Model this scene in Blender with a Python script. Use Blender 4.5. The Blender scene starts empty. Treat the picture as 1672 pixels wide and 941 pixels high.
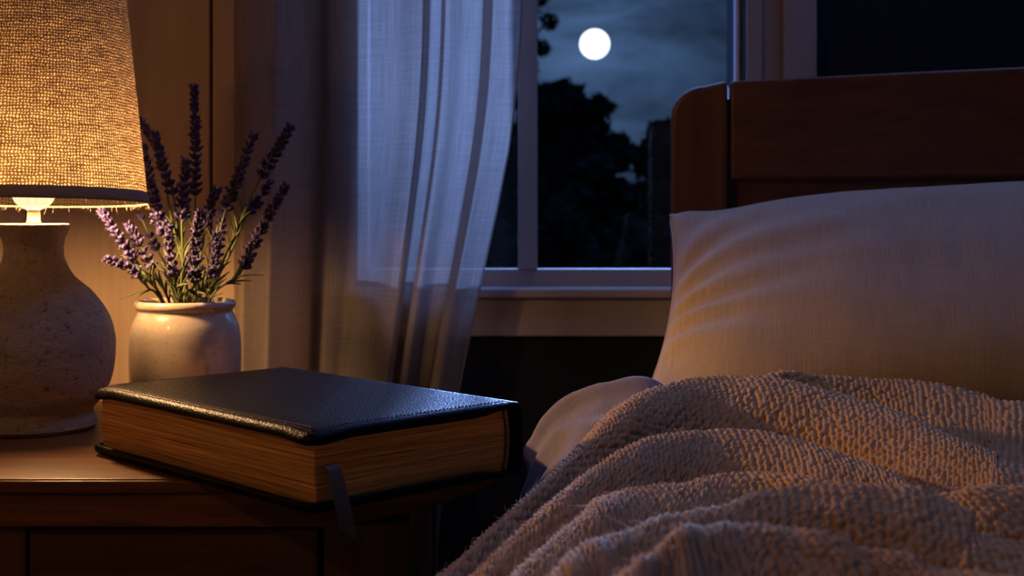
import bpy, bmesh, math, random
import numpy as np
from mathutils import Vector, Matrix, noise

SC = bpy.context.scene
COL = SC.collection
PI = math.pi
random.seed(7)
RNG = np.random.default_rng(11)

# ------------------------------------------------------------------ camera, world, light, exposure
F, CX, HY, HC = 2100.0, 836.0, 347.0, 0.795       # focal length in px, principal column, horizon row, eye height
cam_d = bpy.data.cameras.new('camera')
cam_d.sensor_width = 36.0
cam_d.lens = 36.0 * F / 1672.0
cam_d.shift_y = -(470.5 - HY) / 1672.0
cam_d.clip_start = 0.02
cam_d.clip_end = 500
cam_d.dof.use_dof = True
cam_d.dof.focus_distance = 0.99
cam_d.dof.aperture_fstop = 10.0
cam = bpy.data.objects.new('camera', cam_d)
COL.objects.link(cam)
cam.location = (0, 0, HC)
cam.rotation_euler = (PI / 2, 0, 0)
SC.camera = cam

SC.view_settings.view_transform = 'Standard'
SC.view_settings.look = 'None'
SC.view_settings.gamma = 1.0
SC.view_settings.use_curve_mapping = False
SC.view_settings.exposure = 0.0
SC.cycles.use_denoising = True
SC.cycles.max_bounces = 8
SC.cycles.transparent_max_bounces = 16
SC.cycles.sample_clamp_indirect = 4.0

MOON_DIR = Vector((134 / F, 1.0, 275 / F)).normalized()
WORLD_K = 1.0          # night sky brightness
SKY_HIGH = 7.2         # brightness added to the unseen upper sky to light the room
MOON_SUN = 9.0         # moonlight
BULB_W = 9.6          # bulb power, W
FILL_W = 3.5         # power of the added warm fill lamp, W


def P3(px, py, d):
    """a point of the room seen at a photo pixel, at distance d along the view axis"""
    return ((px - CX) * d / F, d, HC - (py - HY) * d / F)


class NT:
    """small node-tree builder"""
    def __init__(self, tree):
        self.t = tree
        tree.nodes.clear()

    def n(self, typ, ins=None, **kw):
        nd = self.t.nodes.new(typ)
        for k, v in kw.items():
            setattr(nd, k, v)
        for k, v in (ins or {}).items():
            s = nd.inputs[k]
            if isinstance(v, bpy.types.NodeSocket):
                self.t.links.new(v, s)
            else:
                if isinstance(v, (tuple, list)) and len(v) == 3 and s.type == 'RGBA':
                    v = (*v, 1)
                s.default_value = v
        return nd

    def math(self, op, a, b=0.0, c=0.0, clamp=False):
        return self.n('ShaderNodeMath', {0: a, 1: b, 2: c}, operation=op, use_clamp=clamp).outputs[0]

    def ramp(self, fac, stops, interp='LINEAR'):
        nd = self.n('ShaderNodeValToRGB', {'Fac': fac})
        cr = nd.color_ramp
        cr.interpolation = interp
        while len(cr.elements) < len(stops):
            cr.elements.new(0.5)
        for e, (p, c) in zip(cr.elements, stops):
            e.position = p
            e.color = (c, c, c, 1) if isinstance(c, (int, float)) else (*c, 1)
        return nd.outputs[0]

    def mix(self, fac, a, b, mode='MIX'):
        nd = self.n('ShaderNodeMix', data_type='RGBA', blend_type=mode)
        for idx, v in ((0, fac), (6, a), (7, b)):
            s = nd.inputs[idx]
            if isinstance(v, bpy.types.NodeSocket):
                self.t.links.new(v, s)
            else:
                s.default_value = (*v, 1) if isinstance(v, tuple) and len(v) == 3 else v
        return nd.outputs[2]

    def noise(self, vec, scale, detail=4.0, rough=0.5, dist=0.0):
        ins = {'Scale': scale, 'Detail': detail, 'Roughness': rough, 'Distortion': dist}
        if vec is not None:
            ins['Vector'] = vec
        return self.n('ShaderNodeTexNoise', ins).outputs[0]

    def mapping(self, vec, scale=(1, 1, 1), rot=(0, 0, 0)):
        return self.n('ShaderNodeMapping', {'Vector': vec, 'Scale': scale, 'Rotation': rot}).outputs[0]

    def bump(self, h, strength=0.5, dist=0.001, normal=None):
        ins = {'Height': h, 'Strength': strength, 'Distance': dist}
        if normal is not None:
            ins['Normal'] = normal
        return self.n('ShaderNodeBump', ins).outputs[0]


# night sky: deep blue, cloud streaks, halo round the moon, upper sky brightened out of view to light the room
W = bpy.data.worlds.new('night_sky')
SC.world = W
W.use_nodes = True
w = NT(W.node_tree)
gen = w.n('ShaderNodeTexCoord').outputs['Generated']
dirn = w.n('ShaderNodeVectorMath', {0: gen}, operation='NORMALIZE').outputs[0]
sep = w.n('ShaderNodeSeparateXYZ', {0: dirn})
cl = w.noise(w.mapping(dirn, (7, 7, 20), (0, 0.5, 0)), 1.5, 5.0, 0.55, 0.6)
cloud = w.ramp(cl, [(0.36, 0.45), (0.64, 1.0)])
dot = w.n('ShaderNodeVectorMath', {0: dirn, 1: tuple(MOON_DIR)}, operation='DOT_PRODUCT').outputs['Value']
halo = w.math('POWER', w.math('MAXIMUM', dot, 0.0), 160.0)
halo2 = w.math('POWER', w.math('MAXIMUM', dot, 0.0), 1100.0)
base = w.math('MULTIPLY_ADD', halo, 0.16, 0.028)
base = w.math('MULTIPLY_ADD', halo2, 0.10, base)
base = w.math('MULTIPLY', base, cloud)
high = w.math('MULTIPLY', w.ramp(sep.outputs[2], [(0.22, 0.0), (0.6, 1.0)]), 0.55 * SKY_HIGH)
base = w.math('ADD', base, high)
tint = w.n('ShaderNodeVectorMath', {0: w.mix(w.ramp(sep.outputs[2], [(0.2, 0.0), (0.4, 1.0)]), (0.25, 0.49, 1.0), (0.22, 0.38, 1.0)), 3: base}, operation='SCALE').outputs[0]
bg = w.n('ShaderNodeBackground', {'Color': tint, 'Strength': WORLD_K})
w.n('ShaderNodeOutputWorld', {'Surface': bg.outputs[0]})

sun_d = bpy.data.lights.new('moonlight', 'SUN')
sun_d.energy = MOON_SUN
sun_d.angle = math.radians(3)
sun_d.color = (0.26, 0.44, 1.0)
sun = bpy.data.objects.new('moonlight', sun_d)
COL.objects.link(sun)
sun.rotation_euler = MOON_DIR.to_track_quat('Z', 'Y').to_euler()
sun.location = (3, 40, 6)

# sampling portal in the window opening (gives no light of its own, only guides the sky light in)
po_d = bpy.data.lights.new('window_portal', 'AREA')
po_d.shape = 'RECTANGLE'; po_d.size = 0.53; po_d.size_y = 1.34
po_d.cycles.is_portal = True
po = bpy.data.objects.new('window_portal', po_d)
COL.objects.link(po)
po.location = (0.043, 1.79, 1.355); po.rotation_euler = (-PI / 2, 0, 0)
po_d = bpy.data.lights.new('added_skylight_portal', 'AREA')  # sampling portal of the roof window added for blue fill
po_d.shape = 'RECTANGLE'; po_d.size = 1.0; po_d.size_y = 0.78
po_d.cycles.is_portal = True
po2 = bpy.data.objects.new('added_skylight_portal', po_d)
COL.objects.link(po2)
po2.location = (0.80, 1.11, 2.64)


# ------------------------------------------------------------------ object helpers
def tag(o, label=None, cat=None, group=None, kind=None):
    for k, v in (('label', label), ('category', cat), ('group', group), ('kind', kind)):
        if v:
            o[k] = v
    return o


def empty(name, loc, label, cat, group=None):
    o = bpy.data.objects.new(name, None)
    o.empty_display_size = 0.05
    COL.objects.link(o)
    o.location = loc
    return tag(o, label, cat, group)


def mesh(name, V, Fc, mat, parent=None, smooth=True, uv=None, mats=None, midx=None):
    me = bpy.data.meshes.new(name)
    V = np.asarray(V, dtype=np.float32)
    if isinstance(Fc, np.ndarray):
        nf = len(Fc)
        me.vertices.add(len(V))
        me.vertices.foreach_set('co', V.ravel())
        me.loops.add(nf * 4)
        me.loops.foreach_set('vertex_index', Fc.astype(np.int32).ravel())
        me.polygons.add(nf)
        me.polygons.foreach_set('loop_start', np.arange(0, nf * 4, 4, dtype=np.int32))
        me.update(calc_edges=True)
        me.validate()
    else:
        me.from_pydata(V.tolist(), [], [list(f) for f in Fc])
        me.update()
    if smooth:
        me.polygons.foreach_set('use_smooth', np.ones(len(me.polygons), dtype=bool))
    if uv is not None:
        lay = me.uv_layers.new(name='UVMap')
        li = np.empty(len(me.loops), dtype=np.int32)
        me.loops.foreach_get('vertex_index', li)
        lay.data.foreach_set('uv', np.asarray(uv, dtype=np.float32)[li].ravel())
    for m in (mats or [mat]):
        me.materials.append(m)
    if midx is not None:
        me.polygons.foreach_set('material_index', np.asarray(midx, dtype=np.int32))
    o = bpy.data.objects.new(name, me)
    COL.objects.link(o)
    if parent is not None:
        put(o, parent)
    return o


def put(o, parent):
    o.parent = parent
    if parent.type == 'EMPTY':
        m = Matrix.Translation(parent.location) @ parent.rotation_euler.to_matrix().to_4x4()
        o.matrix_parent_inverse = m.inverted()


class MB:
    """collects shapes that make one mesh"""
    def __init__(self):
        self.v, self.f, self.m = [], [], []

    def add(self, V, Fc, mi=0):
        b = len(self.v)
        self.v += [tuple(map(float, p)) for p in V]
        self.f += [tuple(i + b for i in f) for f in Fc]
        self.m += [mi] * len(Fc)

    def box(self, x0, x1, y0, y1, z0, z1, mi=0):
        V = [(x0, y0, z0), (x1, y0, z0), (x1, y1, z0), (x0, y1, z0), (x0, y0, z1), (x1, y0, z1), (x1, y1, z1), (x0, y1, z1)]
        self.add(V, [(0, 3, 2, 1), (4, 5, 6, 7), (0, 1, 5, 4), (1, 2, 6, 5), (2, 3, 7, 6), (3, 0, 4, 7)], mi)

    def prism(self, poly, y0, y1, mi=0):
        """poly in (x, z), extruded along y"""
        n = len(poly)
        V = [(x, y0, z) for x, z in poly] + [(x, y1, z) for x, z in poly]
        Fc = [tuple(range(n)), tuple(range(2 * n - 1, n - 1, -1))]
        Fc += [(i, n + i, n + (i + 1) % n, (i + 1) % n) for i in range(n)]
        self.add(V, Fc, mi)

    def tube(self, pts, r, sides=6, mi=0, cap=True):
        pts = [Vector(p) for p in pts]
        rs = r if hasattr(r, '__len__') else [r] * len(pts)
        V, Fc = [], []
        up = Vector((0.31, 0.77, 0.55))
        for i, p in enumerate(pts):
            t = (pts[min(i + 1, len(pts) - 1)] - pts[max(i - 1, 0)])
            t = t.normalized() if t.length > 1e-9 else Vector((0, 0, 1))
            a = t.cross(up)
            a = a.normalized() if a.length > 1e-6 else Vector((1, 0, 0))
            b = t.cross(a)
            for k in range(sides):
                q = 2 * PI * k / sides
                V.append(p + (a * math.cos(q) + b * math.sin(q)) * rs[i])
        n = len(pts)
        for i in range(n - 1):
            for k in range(sides):
                Fc.append((i * sides + k, i * sides + (k + 1) % sides, (i + 1) * sides + (k + 1) % sides, (i + 1) * sides + k))
        if cap:
            Fc += [tuple(range(sides - 1, -1, -1)), tuple((n - 1) * sides + k for k in range(sides))]
        self.add(V, Fc, mi)

    def build(self, name, mat, parent=None, smooth=False, bevel=0.0, xf=None, segs=2, mats=None):
        V = self.v if xf is None else [tuple(xf @ Vector(p)) for p in self.v]
        o = mesh(name, V, self.f, mat, parent, smooth, mats=mats, midx=self.m if mats else None)
        bm = bmesh.new()
        bm.from_mesh(o.data)
        bmesh.ops.recalc_face_normals(bm, faces=bm.faces)
        if bevel:
            ed = [e for e in bm.edges if len(e.link_faces) == 2 and e.calc_face_angle(0) > 0.5]
            bmesh.ops.bevel(bm, geom=ed, offset=bevel, segments=segs, profile=0.5, affect='EDGES', clamp_overlap=True)
        bm.to_mesh(o.data)
        bm.free()
        return o


def lathe(name, prof, mat, parent=None, center=(0, 0), n=96, closed_bottom=True, closed_top=False, uvscale=None, tilt=None):
    """prof: list of (r, z)"""
    prof = np.array(prof, dtype=float)
    m = len(prof)
    a = np.linspace(0, 2 * PI, n + 1)
    V = np.zeros((m, n + 1, 3))
    V[:, :, 0] = center[0] + prof[:, 0:1] * np.cos(a)[None]
    V[:, :, 1] = center[1] + prof[:, 0:1] * np.sin(a)[None]
    V[:, :, 2] = prof[:, 1:2]
    if tilt is not None:
        piv, ang = tilt
        y, z = V[:, :, 1] - piv[1], V[:, :, 2] - piv[2]
        V[:, :, 1] = piv[1] + y * math.cos(ang) - z * math.sin(ang)
        V[:, :, 2] = piv[2] + y * math.sin(ang) + z * math.cos(ang)
    s = np.concatenate([[0], np.cumsum(np.hypot(*np.diff(prof, axis=0).T))])
    uv = np.zeros((m, n + 1, 2))
    uv[:, :, 0] = a[None] / (2 * PI)
    uv[:, :, 1] = s[:, None]
    i, j = np.meshgrid(np.arange(m - 1), np.arange(n), indexing='ij')
    q = (i * (n + 1) + j)
    Fc = np.stack([q, q + 1, q + n + 2, q + n + 1], -1).reshape(-1, 4)
    return mesh(name, V.reshape(-1, 3), Fc, mat, parent, True, uv.reshape(-1, 2))


def catmull(pts, n):
    """n samples through the rows of pts (k, d)"""
    pts = np.asarray(pts, dtype=float)
    k = len(pts)
    t = np.linspace(0, k - 1, n)
    i = np.clip(t.astype(int), 0, k - 2)
    f = (t - i).reshape((-1,) + (1,) * (pts.ndim - 1))
    p0, p1, p2, p3 = pts[np.clip(i - 1, 0, k - 1)], pts[i], pts[i + 1], pts[np.clip(i + 2, 0, k - 1)]
    return 0.5 * (2 * p1 + (p2 - p0) * f + (2 * p0 - 5 * p1 + 4 * p2 - p3) * f * f + (3 * p1 - p0 - 3 * p2 + p3) * f ** 3)


def grid_faces(m, n):
    i, j = np.meshgrid(np.arange(m - 1), np.arange(n - 1), indexing='ij')
    q = i * n + j
    return np.stack([q, q + 1, q + n + 1, q + n], -1).reshape(-1, 4)


def vnoise(shape, cells, seed):
    """smooth value noise on a grid"""
    r = np.random.default_rng(seed).uniform(-1, 1, (cells[0] + 3, cells[1] + 3))
    a = catmull(r, shape[0] + 40)[20:20 + shape[0]]
    return catmull(a.T, shape[1] + 40)[20:20 + shape[1]].T


# ------------------------------------------------------------------ materials
def material(name):
    m = bpy.data.materials.new(name)
    m.use_nodes = True
    return m, NT(m.node_tree)


def principled(name, color, rough=0.6, spec=0.4, metal=0.0, sheen=0.0, bump=None, colvar=None, coat=0.0):
    """bump: (scale vec, strength, distance); colvar: (scale vec, dark, light)"""
    m, t = material(name)
    oc = t.n('ShaderNodeTexCoord').outputs['Object']
    c = color
    if colvar:
        sc, a, b = colvar
        nz = t.noise(t.mapping(oc, sc), 1.0, 5.0, 0.6, 0.3)
        c = t.ramp(nz, [(0.3, a), (0.7, b)])
    ins = {'Base Color': c, 'Roughness': rough, 'Specular IOR Level': spec, 'Metallic': metal, 'Sheen Weight': sheen, 'Coat Weight': coat}
    if bump:
        sc, st, di = bump
        ins['Normal'] = t.bump(t.noise(t.mapping(oc, sc), 1.0, 4.0, 0.6), st, di)
    b = t.n('ShaderNodeBsdfPrincipled', ins)
    t.n('ShaderNodeOutputMaterial', {'Surface': b.outputs[0]})
    return m


def wood(name, dark, light, axis=0, rough=0.42, scale=1.0, coat=0.0, spec=0.4, bstr=0.35):
    m, t = material(name)
    oc = t.n('ShaderNodeTexCoord').outputs['Object']
    s = [95 * scale] * 3
    s[axis] = 5 * scale
    grain = t.noise(t.mapping(oc, tuple(s)), 1.0, 6.0, 0.65, 0.8)
    s2 = [14 * scale] * 3
    s2[axis] = 1.6 * scale
    broad = t.noise(t.mapping(oc, tuple(s2)), 1.0, 3.0, 0.5, 1.5)
    g = t.math('ADD', t.math('MULTIPLY', grain, 0.6), t.math('MULTIPLY', broad, 0.4))
    c = t.ramp(g, [(0.36, dark), (0.64, light)])
    s3 = [420 * scale] * 3
    s3[axis] = 16 * scale
    pores = t.noise(t.mapping(oc, tuple(s3)), 1.0, 2.0, 0.6)
    b = t.n('ShaderNodeBsdfPrincipled', {'Base Color': c, 'Roughness': rough, 'Specular IOR Level': spec, 'Coat Weight': coat, 'Coat Roughness': 0.3,
            'Normal': t.bump(t.math('ADD', pores, g), bstr, 0.0008)})
    t.n('ShaderNodeOutputMaterial', {'Surface': b.outputs[0]})
    return m


M = {}
M['plank'] = wood('pale_wall_boards', (0.43, 0.30, 0.195), (0.55, 0.41, 0.27), axis=2, rough=0.6, scale=0.5, bstr=0.15)
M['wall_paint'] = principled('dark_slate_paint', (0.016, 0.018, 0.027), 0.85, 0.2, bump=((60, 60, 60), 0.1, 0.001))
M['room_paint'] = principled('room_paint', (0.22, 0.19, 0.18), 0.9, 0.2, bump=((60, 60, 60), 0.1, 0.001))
M['floor'] = wood('floor_boards', (0.05, 0.03, 0.02), (0.10, 0.06, 0.035), axis=1, rough=0.5)
M['white_wood'] = principled('painted_window_wood', (0.39, 0.35, 0.355), 0.75, 0.03, bump=((30, 30, 200), 0.08, 0.0006))
M['table_wood'] = wood('oiled_nightstand_wood', (0.055, 0.020, 0.006), (0.235, 0.100, 0.027), axis=0, rough=0.42, bstr=0.5, spec=0.22)
M['table_post'] = wood('nightstand_upright_wood', (0.07, 0.026, 0.012), (0.15, 0.058, 0.025), axis=2, rough=0.45, bstr=0.4)
M['drawer_wood'] = wood('nightstand_drawer_wood', (0.045, 0.017, 0.007), (0.12, 0.05, 0.02), axis=0, rough=0.45, bstr=0.4)
M['bed_wood_x'] = wood('dark_walnut_rail', (0.085, 0.03, 0.011), (0.19, 0.073, 0.027), axis=0, rough=0.33, scale=0.6, coat=0.15, bstr=0.15)
M['bed_wood_z'] = wood('dark_walnut_post', (0.095, 0.033, 0.012), (0.20, 0.078, 0.029), axis=2, rough=0.33, scale=0.6, coat=0.15, bstr=0.15)


def fabric(name, c1, c2, pitch, sheen=0.3, bstr=0.5, translucent=0.0, uv=True, slub=1.0):
    """plain-weave linen; UV in metres"""
    m, t = material(name)
    co = t.n('ShaderNodeTexCoord').outputs['UV' if uv else 'Object']
    wob = t.noise(co, 60, 3, 0.6)
    sp = t.n('ShaderNodeSeparateXYZ', {0: co})
    k = 2 * PI / pitch
    tu = t.math('SINE', t.math('MULTIPLY_ADD', sp.outputs[0], k, t.math('MULTIPLY', wob, 14.0)))
    tv = t.math('SINE', t.math('MULTIPLY_ADD', sp.outputs[1], k, t.math('MULTIPLY', wob, 14.0)))
    sl1 = t.noise(t.mapping(co, (1100, 28, 1)), 1.0, 3, 0.6)
    sl2 = t.noise(t.mapping(co, (28, 1100, 1)), 1.0, 3, 0.6)
    slubs = t.math('ADD', t.math('MULTIPLY', sl1, 0.62), t.math('MULTIPLY', sl2, 0.38))
    h = t.math('ADD', t.math('MULTIPLY', t.math('MULTIPLY', tu, tv), 0.25), t.math('MULTIPLY', slubs, 2.2 * slub))
    c = t.ramp(slubs, [(0.36, c1), (0.64, c2)])
    b = t.n('ShaderNodeBsdfPrincipled', {'Base Color': c, 'Roughness': 0.9, 'Specular IOR Level': 0.15, 'Sheen Weight': sheen, 'Sheen Roughness': 0.5,
            'Normal': t.bump(h, bstr, 0.0006)})
    out = b.outputs[0]
    t.n('ShaderNodeOutputMaterial', {'Surface': out})
    return m


M['pillow'] = fabric('pillow_linen', (0.38, 0.295, 0.225), (0.51, 0.405, 0.31), 0.0014)
M['quilt'] = fabric('mauve_grey_linen', (0.165, 0.15, 0.205), (0.225, 0.205, 0.275), 0.0014)

# knit wool
m, t = material('oatmeal_knit_wool')
co = t.n('ShaderNodeTexCoord').outputs['UV']
fib = t.noise(t.mapping(co, (900, 900, 1)), 1.0, 4, 0.7, 1.0)
big = t.noise(co, 25, 3, 0.6)
c = t.ramp(t.math('ADD', t.math('MULTIPLY', fib, 0.55), t.math('MULTIPLY', big, 0.45)), [(0.32, (0.43, 0.255, 0.125)), (0.68, (0.66, 0.425, 0.225))])
b = t.n('ShaderNodeBsdfPrincipled', {'Base Color': c, 'Roughness': 0.95, 'Specular IOR Level': 0.1, 'Sheen Weight': 0.15, 'Sheen Roughness': 0.6,
        'Normal': t.bump(fib, 0.6, 0.0008)})
t.n('ShaderNodeOutputMaterial', {'Surface': b.outputs[0]})
M['knit'] = m
M['wool_fibre'] = principled('wool_fibre', (0.72, 0.52, 0.34), 0.9, 0.1, sheen=0.3)

# sheer curtain
m, t = material('sheer_curtain_voile')
co = t.n('ShaderNodeTexCoord').outputs['UV']
sl = t.math('ADD', t.math('MULTIPLY', t.noise(t.mapping(co, (700, 12, 1)), 1.0, 3, 0.6), 0.6), t.math('MULTIPLY', t.noise(t.mapping(co, (12, 700, 1)), 1.0, 3, 0.6), 0.4))
c = t.ramp(sl, [(0.35, (0.34, 0.305, 0.285)), (0.65, (0.48, 0.435, 0.41))])
nb = t.bump(sl, 0.25, 0.0008)
dif = t.n('ShaderNodeBsdfDiffuse', {'Color': c, 'Normal': nb})
trl = t.n('ShaderNodeBsdfTranslucent', {'Color': c, 'Normal': nb})
trp = t.n('ShaderNodeBsdfTransparent', {'Color': (0.92, 0.92, 0.95)})
mx = t.n('ShaderNodeMixShader', {0: 0.56, 1: dif.outputs[0], 2: trl.outputs[0]})
mx2 = t.n('ShaderNodeMixShader', {0: t.ramp(sl, [(0.35, 0.30), (0.65, 0.14)]), 1: mx.outputs[0], 2: trp.outputs[0]})
t.n('ShaderNodeOutputMaterial', {'Surface': mx2.outputs[0]})
M['sheer'] = m

# window glass
m, t = material('window_glass')
fr = t.n('ShaderNodeFresnel', {'IOR': 1.22})
g = t.n('ShaderNodeBsdfGlossy', {'Roughness': 0.02})
tp = t.n('ShaderNodeBsdfTransparent', {'Color': (0.97, 0.98, 1.0)})
mx = t.n('ShaderNodeMixShader', {0: fr.outputs[0], 1: tp.outputs[0], 2: g.outputs[0]})
t.n('ShaderNodeOutputMaterial', {'Surface': mx.outputs[0]})
M['glass'] = m

# lamp shade: open burlap weave
m, t = material('burlap_shade')
co = t.n('ShaderNodeTexCoord').outputs['UV']
NTH = 216
wob = t.n('ShaderNodeTexNoise', {'Vector': t.mapping(co, (60, 200, 1)), 'Scale': 1.0, 'Detail': 3.0})
sp = t.n('ShaderNodeSeparateXYZ', {0: co})
wsp = t.n('ShaderNodeSeparateXYZ', {0: wob.outputs['Color']})
uu = t.math('ADD', t.math('MULTIPLY', sp.outputs[0], float(NTH)), t.math('MULTIPLY', wsp.outputs[0], 1.7))
vv = t.math('ADD', t.math('MULTIPLY', sp.outputs[1], 1 / 0.0027), t.math('MULTIPLY', wsp.outputs[1], 1.7))
su = t.math('SINE', t.math('MULTIPLY', uu, PI))
sv = t.math('SINE', t.math('MULTIPLY', vv, PI))
tu = t.math('POWER', t.math('ABSOLUTE', su), 0.8)
tv = t.math('POWER', t.math('ABSOLUTE', sv), 0.8)
sgn = t.math('MULTIPLY', t.math('SIGN', su), t.math('SIGN', sv))
ov = t.math('MULTIPLY', sgn, 0.25)
h = t.math('MAXIMUM', t.math('MULTIPLY', tu, t.math('ADD', 0.75, ov)), t.math('MULTIPLY', tv, t.math('SUBTRACT', 0.75, ov)))
hole = t.math('MULTIPLY', t.math('SUBTRACT', 1.0, tu), t.math('SUBTRACT', 1.0, tv))
holem = t.ramp(hole, [(0.08, 0.0), (0.26, 1.0)])
vary = t.noise(t.mapping(co, (40, 120, 1)), 1.0, 4, 0.65)
thick = t.ramp(vary, [(0.3, (0.020, 0.011, 0.005)), (0.7, (0.074, 0.048, 0.026))])
tcol = t.mix(holem, thick, t.ramp(vary, [(0.3, (0.10, 0.07, 0.038)), (0.7, (0.26, 0.19, 0.112))]))
nb = t.bump(h, 0.9, 0.0012)
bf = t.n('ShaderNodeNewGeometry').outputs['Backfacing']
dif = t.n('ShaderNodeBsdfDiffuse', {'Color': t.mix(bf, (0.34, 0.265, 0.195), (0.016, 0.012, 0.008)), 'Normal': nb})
trl = t.n('ShaderNodeBsdfTranslucent', {'Color': tcol, 'Normal': nb})
mx = t.n('ShaderNodeMixShader', {0: t.math('MULTIPLY_ADD', holem, 0.55, 0.38), 1: dif.outputs[0], 2: trl.outputs[0]})
t.n('ShaderNodeOutputMaterial', {'Surface': mx.outputs[0]})
M['shade'] = m
m, t = material('folded_hem_linen')
oc = t.n('ShaderNodeTexCoord').outputs['Object']
nb = t.bump(t.noise(oc, 900, 4, 0.6), 0.8, 0.001)
mx = t.n('ShaderNodeMixShader', {0: 0.35, 1: t.n('ShaderNodeBsdfDiffuse', {'Color': (0.42, 0.33, 0.25), 'Normal': nb}).outputs[0],
         2: t.n('ShaderNodeBsdfTranslucent', {'Color': (0.030, 0.019, 0.012), 'Normal': nb}).outputs[0]})
t.n('ShaderNodeOutputMaterial', {'Surface': mx.outputs[0]})
M['hem'] = m
M['liner'] = principled('white_shade_liner', (0.8, 0.72, 0.6), 0.9, 0.1)
M['fuzz'] = principled('shade_fibre', (0.7, 0.55, 0.38), 0.9, 0.1)

m, t = material('lit_bulb_glass')
em = t.n('ShaderNodeEmission', {'Color': (1.0, 0.78, 0.42), 'Strength': 1.6})
tp = t.n('ShaderNodeBsdfTransparent')
mx = t.n('ShaderNodeMixShader', {0: 0.5, 1: tp.outputs[0], 2: em.outputs[0]})
t.n('ShaderNodeOutputMaterial', {'Surface': mx.outputs[0]})
M['bulb'] = m

m, t = material('full_moon')
em = t.n('ShaderNodeEmission', {'Color': (0.86, 0.93, 1.0), 'Strength': 3.0})
t.n('ShaderNodeOutputMaterial', {'Surface': em.outputs[0]})
M['moon'] = m


def stoneware(name, base, dark, rough, speck_scale, grainy, coat=0.0, pit=0.0015):
    m, t = material(name)
    oc = t.n('ShaderNodeTexCoord').outputs['Object']
    n1 = t.noise(oc, speck_scale, 5, 0.7)
    n2 = t.noise(t.mapping(oc, (18, 18, 45)), 1.0, 5, 0.6, 0.5)
    sp = t.ramp(n1, [(0.34, 1.0), (0.42, 0.0)])
    c = t.mix(t.math('MULTIPLY', sp, 0.75), t.mix(t.ramp(n2, [(0.35, 0.0), (0.65, 1.0)]), base, tuple(0.78 * x for x in base)), dark)
    h = t.math('ADD', t.math('MULTIPLY', n1, 1.0), t.math('MULTIPLY', n2, 0.5))
    b = t.n('ShaderNodeBsdfPrincipled', {'Base Color': c, 'Roughness': rough, 'Specular IOR Level': 0.45, 'Coat Weight': coat, 'Coat Roughness': 0.08,
            'Normal': t.bump(h, grainy, pit)})
    t.n('ShaderNodeOutputMaterial', {'Surface': b.outputs[0]})
    return m


M['lamp_clay'] = stoneware('rough_stoneware', (0.52, 0.43, 0.35), (0.12, 0.085, 0.06), 0.75, 150, 1.0, pit=0.0075)
M['jar_glaze'] = stoneware('speckled_cream_glaze', (0.56, 0.48, 0.385), (0.24, 0.2, 0.13), 0.26, 260, 0.06, coat=1.0)
M['dark_clay'] = principled('jar_inside', (0.12, 0.1, 0.08), 0.8)
M['lamp_neck'] = principled('cream_lamp_neck', (0.34, 0.26, 0.17), 0.4, 0.4)
M['brass'] = principled('pale_metal_neck', (0.75, 0.66, 0.52), 0.35, 0.5, metal=0.7)

# leather
m, t = material('black_grain_leather')
oc = t.n('ShaderNodeTexCoord').outputs['Object']
vo = t.n('ShaderNodeTexVoronoi', {'Vector': oc, 'Scale': 760.0, 'Randomness': 1.0}, feature='SMOOTH_F1')
n1 = t.noise(oc, 380, 4, 0.6)
h = t.math('ADD', t.math('MULTIPLY', vo.outputs['Distance'], 1.0), t.math('MULTIPLY', n1, 0.7))
b = t.n('ShaderNodeBsdfPrincipled', {'Base Color': (0.0035, 0.003, 0.0035), 'Roughness': 0.40, 'IOR': 1.16, 'Specular IOR Level': 0.5, 'Normal': t.bump(h, 0.55, 0.0007)})
t.n('ShaderNodeOutputMaterial', {'Surface': b.outputs[0]})
M['leather'] = m
M['thread'] = principled('brown_thread', (0.22, 0.10, 0.05), 0.7)
M['ribbon'] = principled('black_satin_ribbon', (0.055, 0.05, 0.045), 0.55, 0.4, sheen=0.3, bump=((700, 700, 700), 0.4, 0.0006))
M['headband'] = principled('gold_headband_thread', (0.40, 0.17, 0.05), 0.6, colvar=((900, 900, 900), (0.03, 0.015, 0.01), (0.6, 0.26, 0.08)))

# gilt page edges
m, t = material('gilt_page_edges')
oc = t.n('ShaderNodeTexCoord').outputs['Object']
ln = t.noise(t.mapping(oc, (9, 9, 2000)), 1.0, 3, 0.7, 0.1)
ln2 = t.noise(t.mapping(oc, (5, 5, 420)), 1.0, 3, 0.6, 0.1)
g = t.math('ADD', t.math('MULTIPLY', ln, 0.72), t.math('MULTIPLY', ln2, 0.28))
c = t.ramp(g, [(0.38, (0.22, 0.10, 0.028)), (0.62, (0.98, 0.56, 0.17))])
b = t.n('ShaderNodeBsdfPrincipled', {'Base Color': c, 'Roughness': 0.42, 'Metallic': 0.6, 'Specular IOR Level': 0.4, 'Anisotropic': 0.9, 'Tangent': t.n('ShaderNodeTangent', direction_type='RADIAL', axis='Z').outputs[0], 'Normal': t.bump(g, 0.8, 0.0010)})
t.n('ShaderNodeOutputMaterial', {'Surface': b.outputs[0]})
M['gilt'] = m

M['stem'] = principled('lavender_stem_green', (0.085, 0.105, 0.028), 0.6)
M['leaf'] = principled('lavender_leaf_green', (0.07, 0.09, 0.034), 0.65)
M['calyx'] = principled('lavender_calyx', (0.036, 0.023, 0.085), 0.75, colvar=((160, 160, 160), (0.026, 0.016, 0.066), (0.058, 0.037, 0.13)))
M['petal'] = principled('lavender_petal', (0.085, 0.06, 0.18), 0.75)


def matte(name, color):
    m, t = material(name)
    t.n('ShaderNodeOutputMaterial', {'Surface': t.n('ShaderNodeBsdfDiffuse', {'Color': color}).outputs[0]})
    return m


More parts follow.
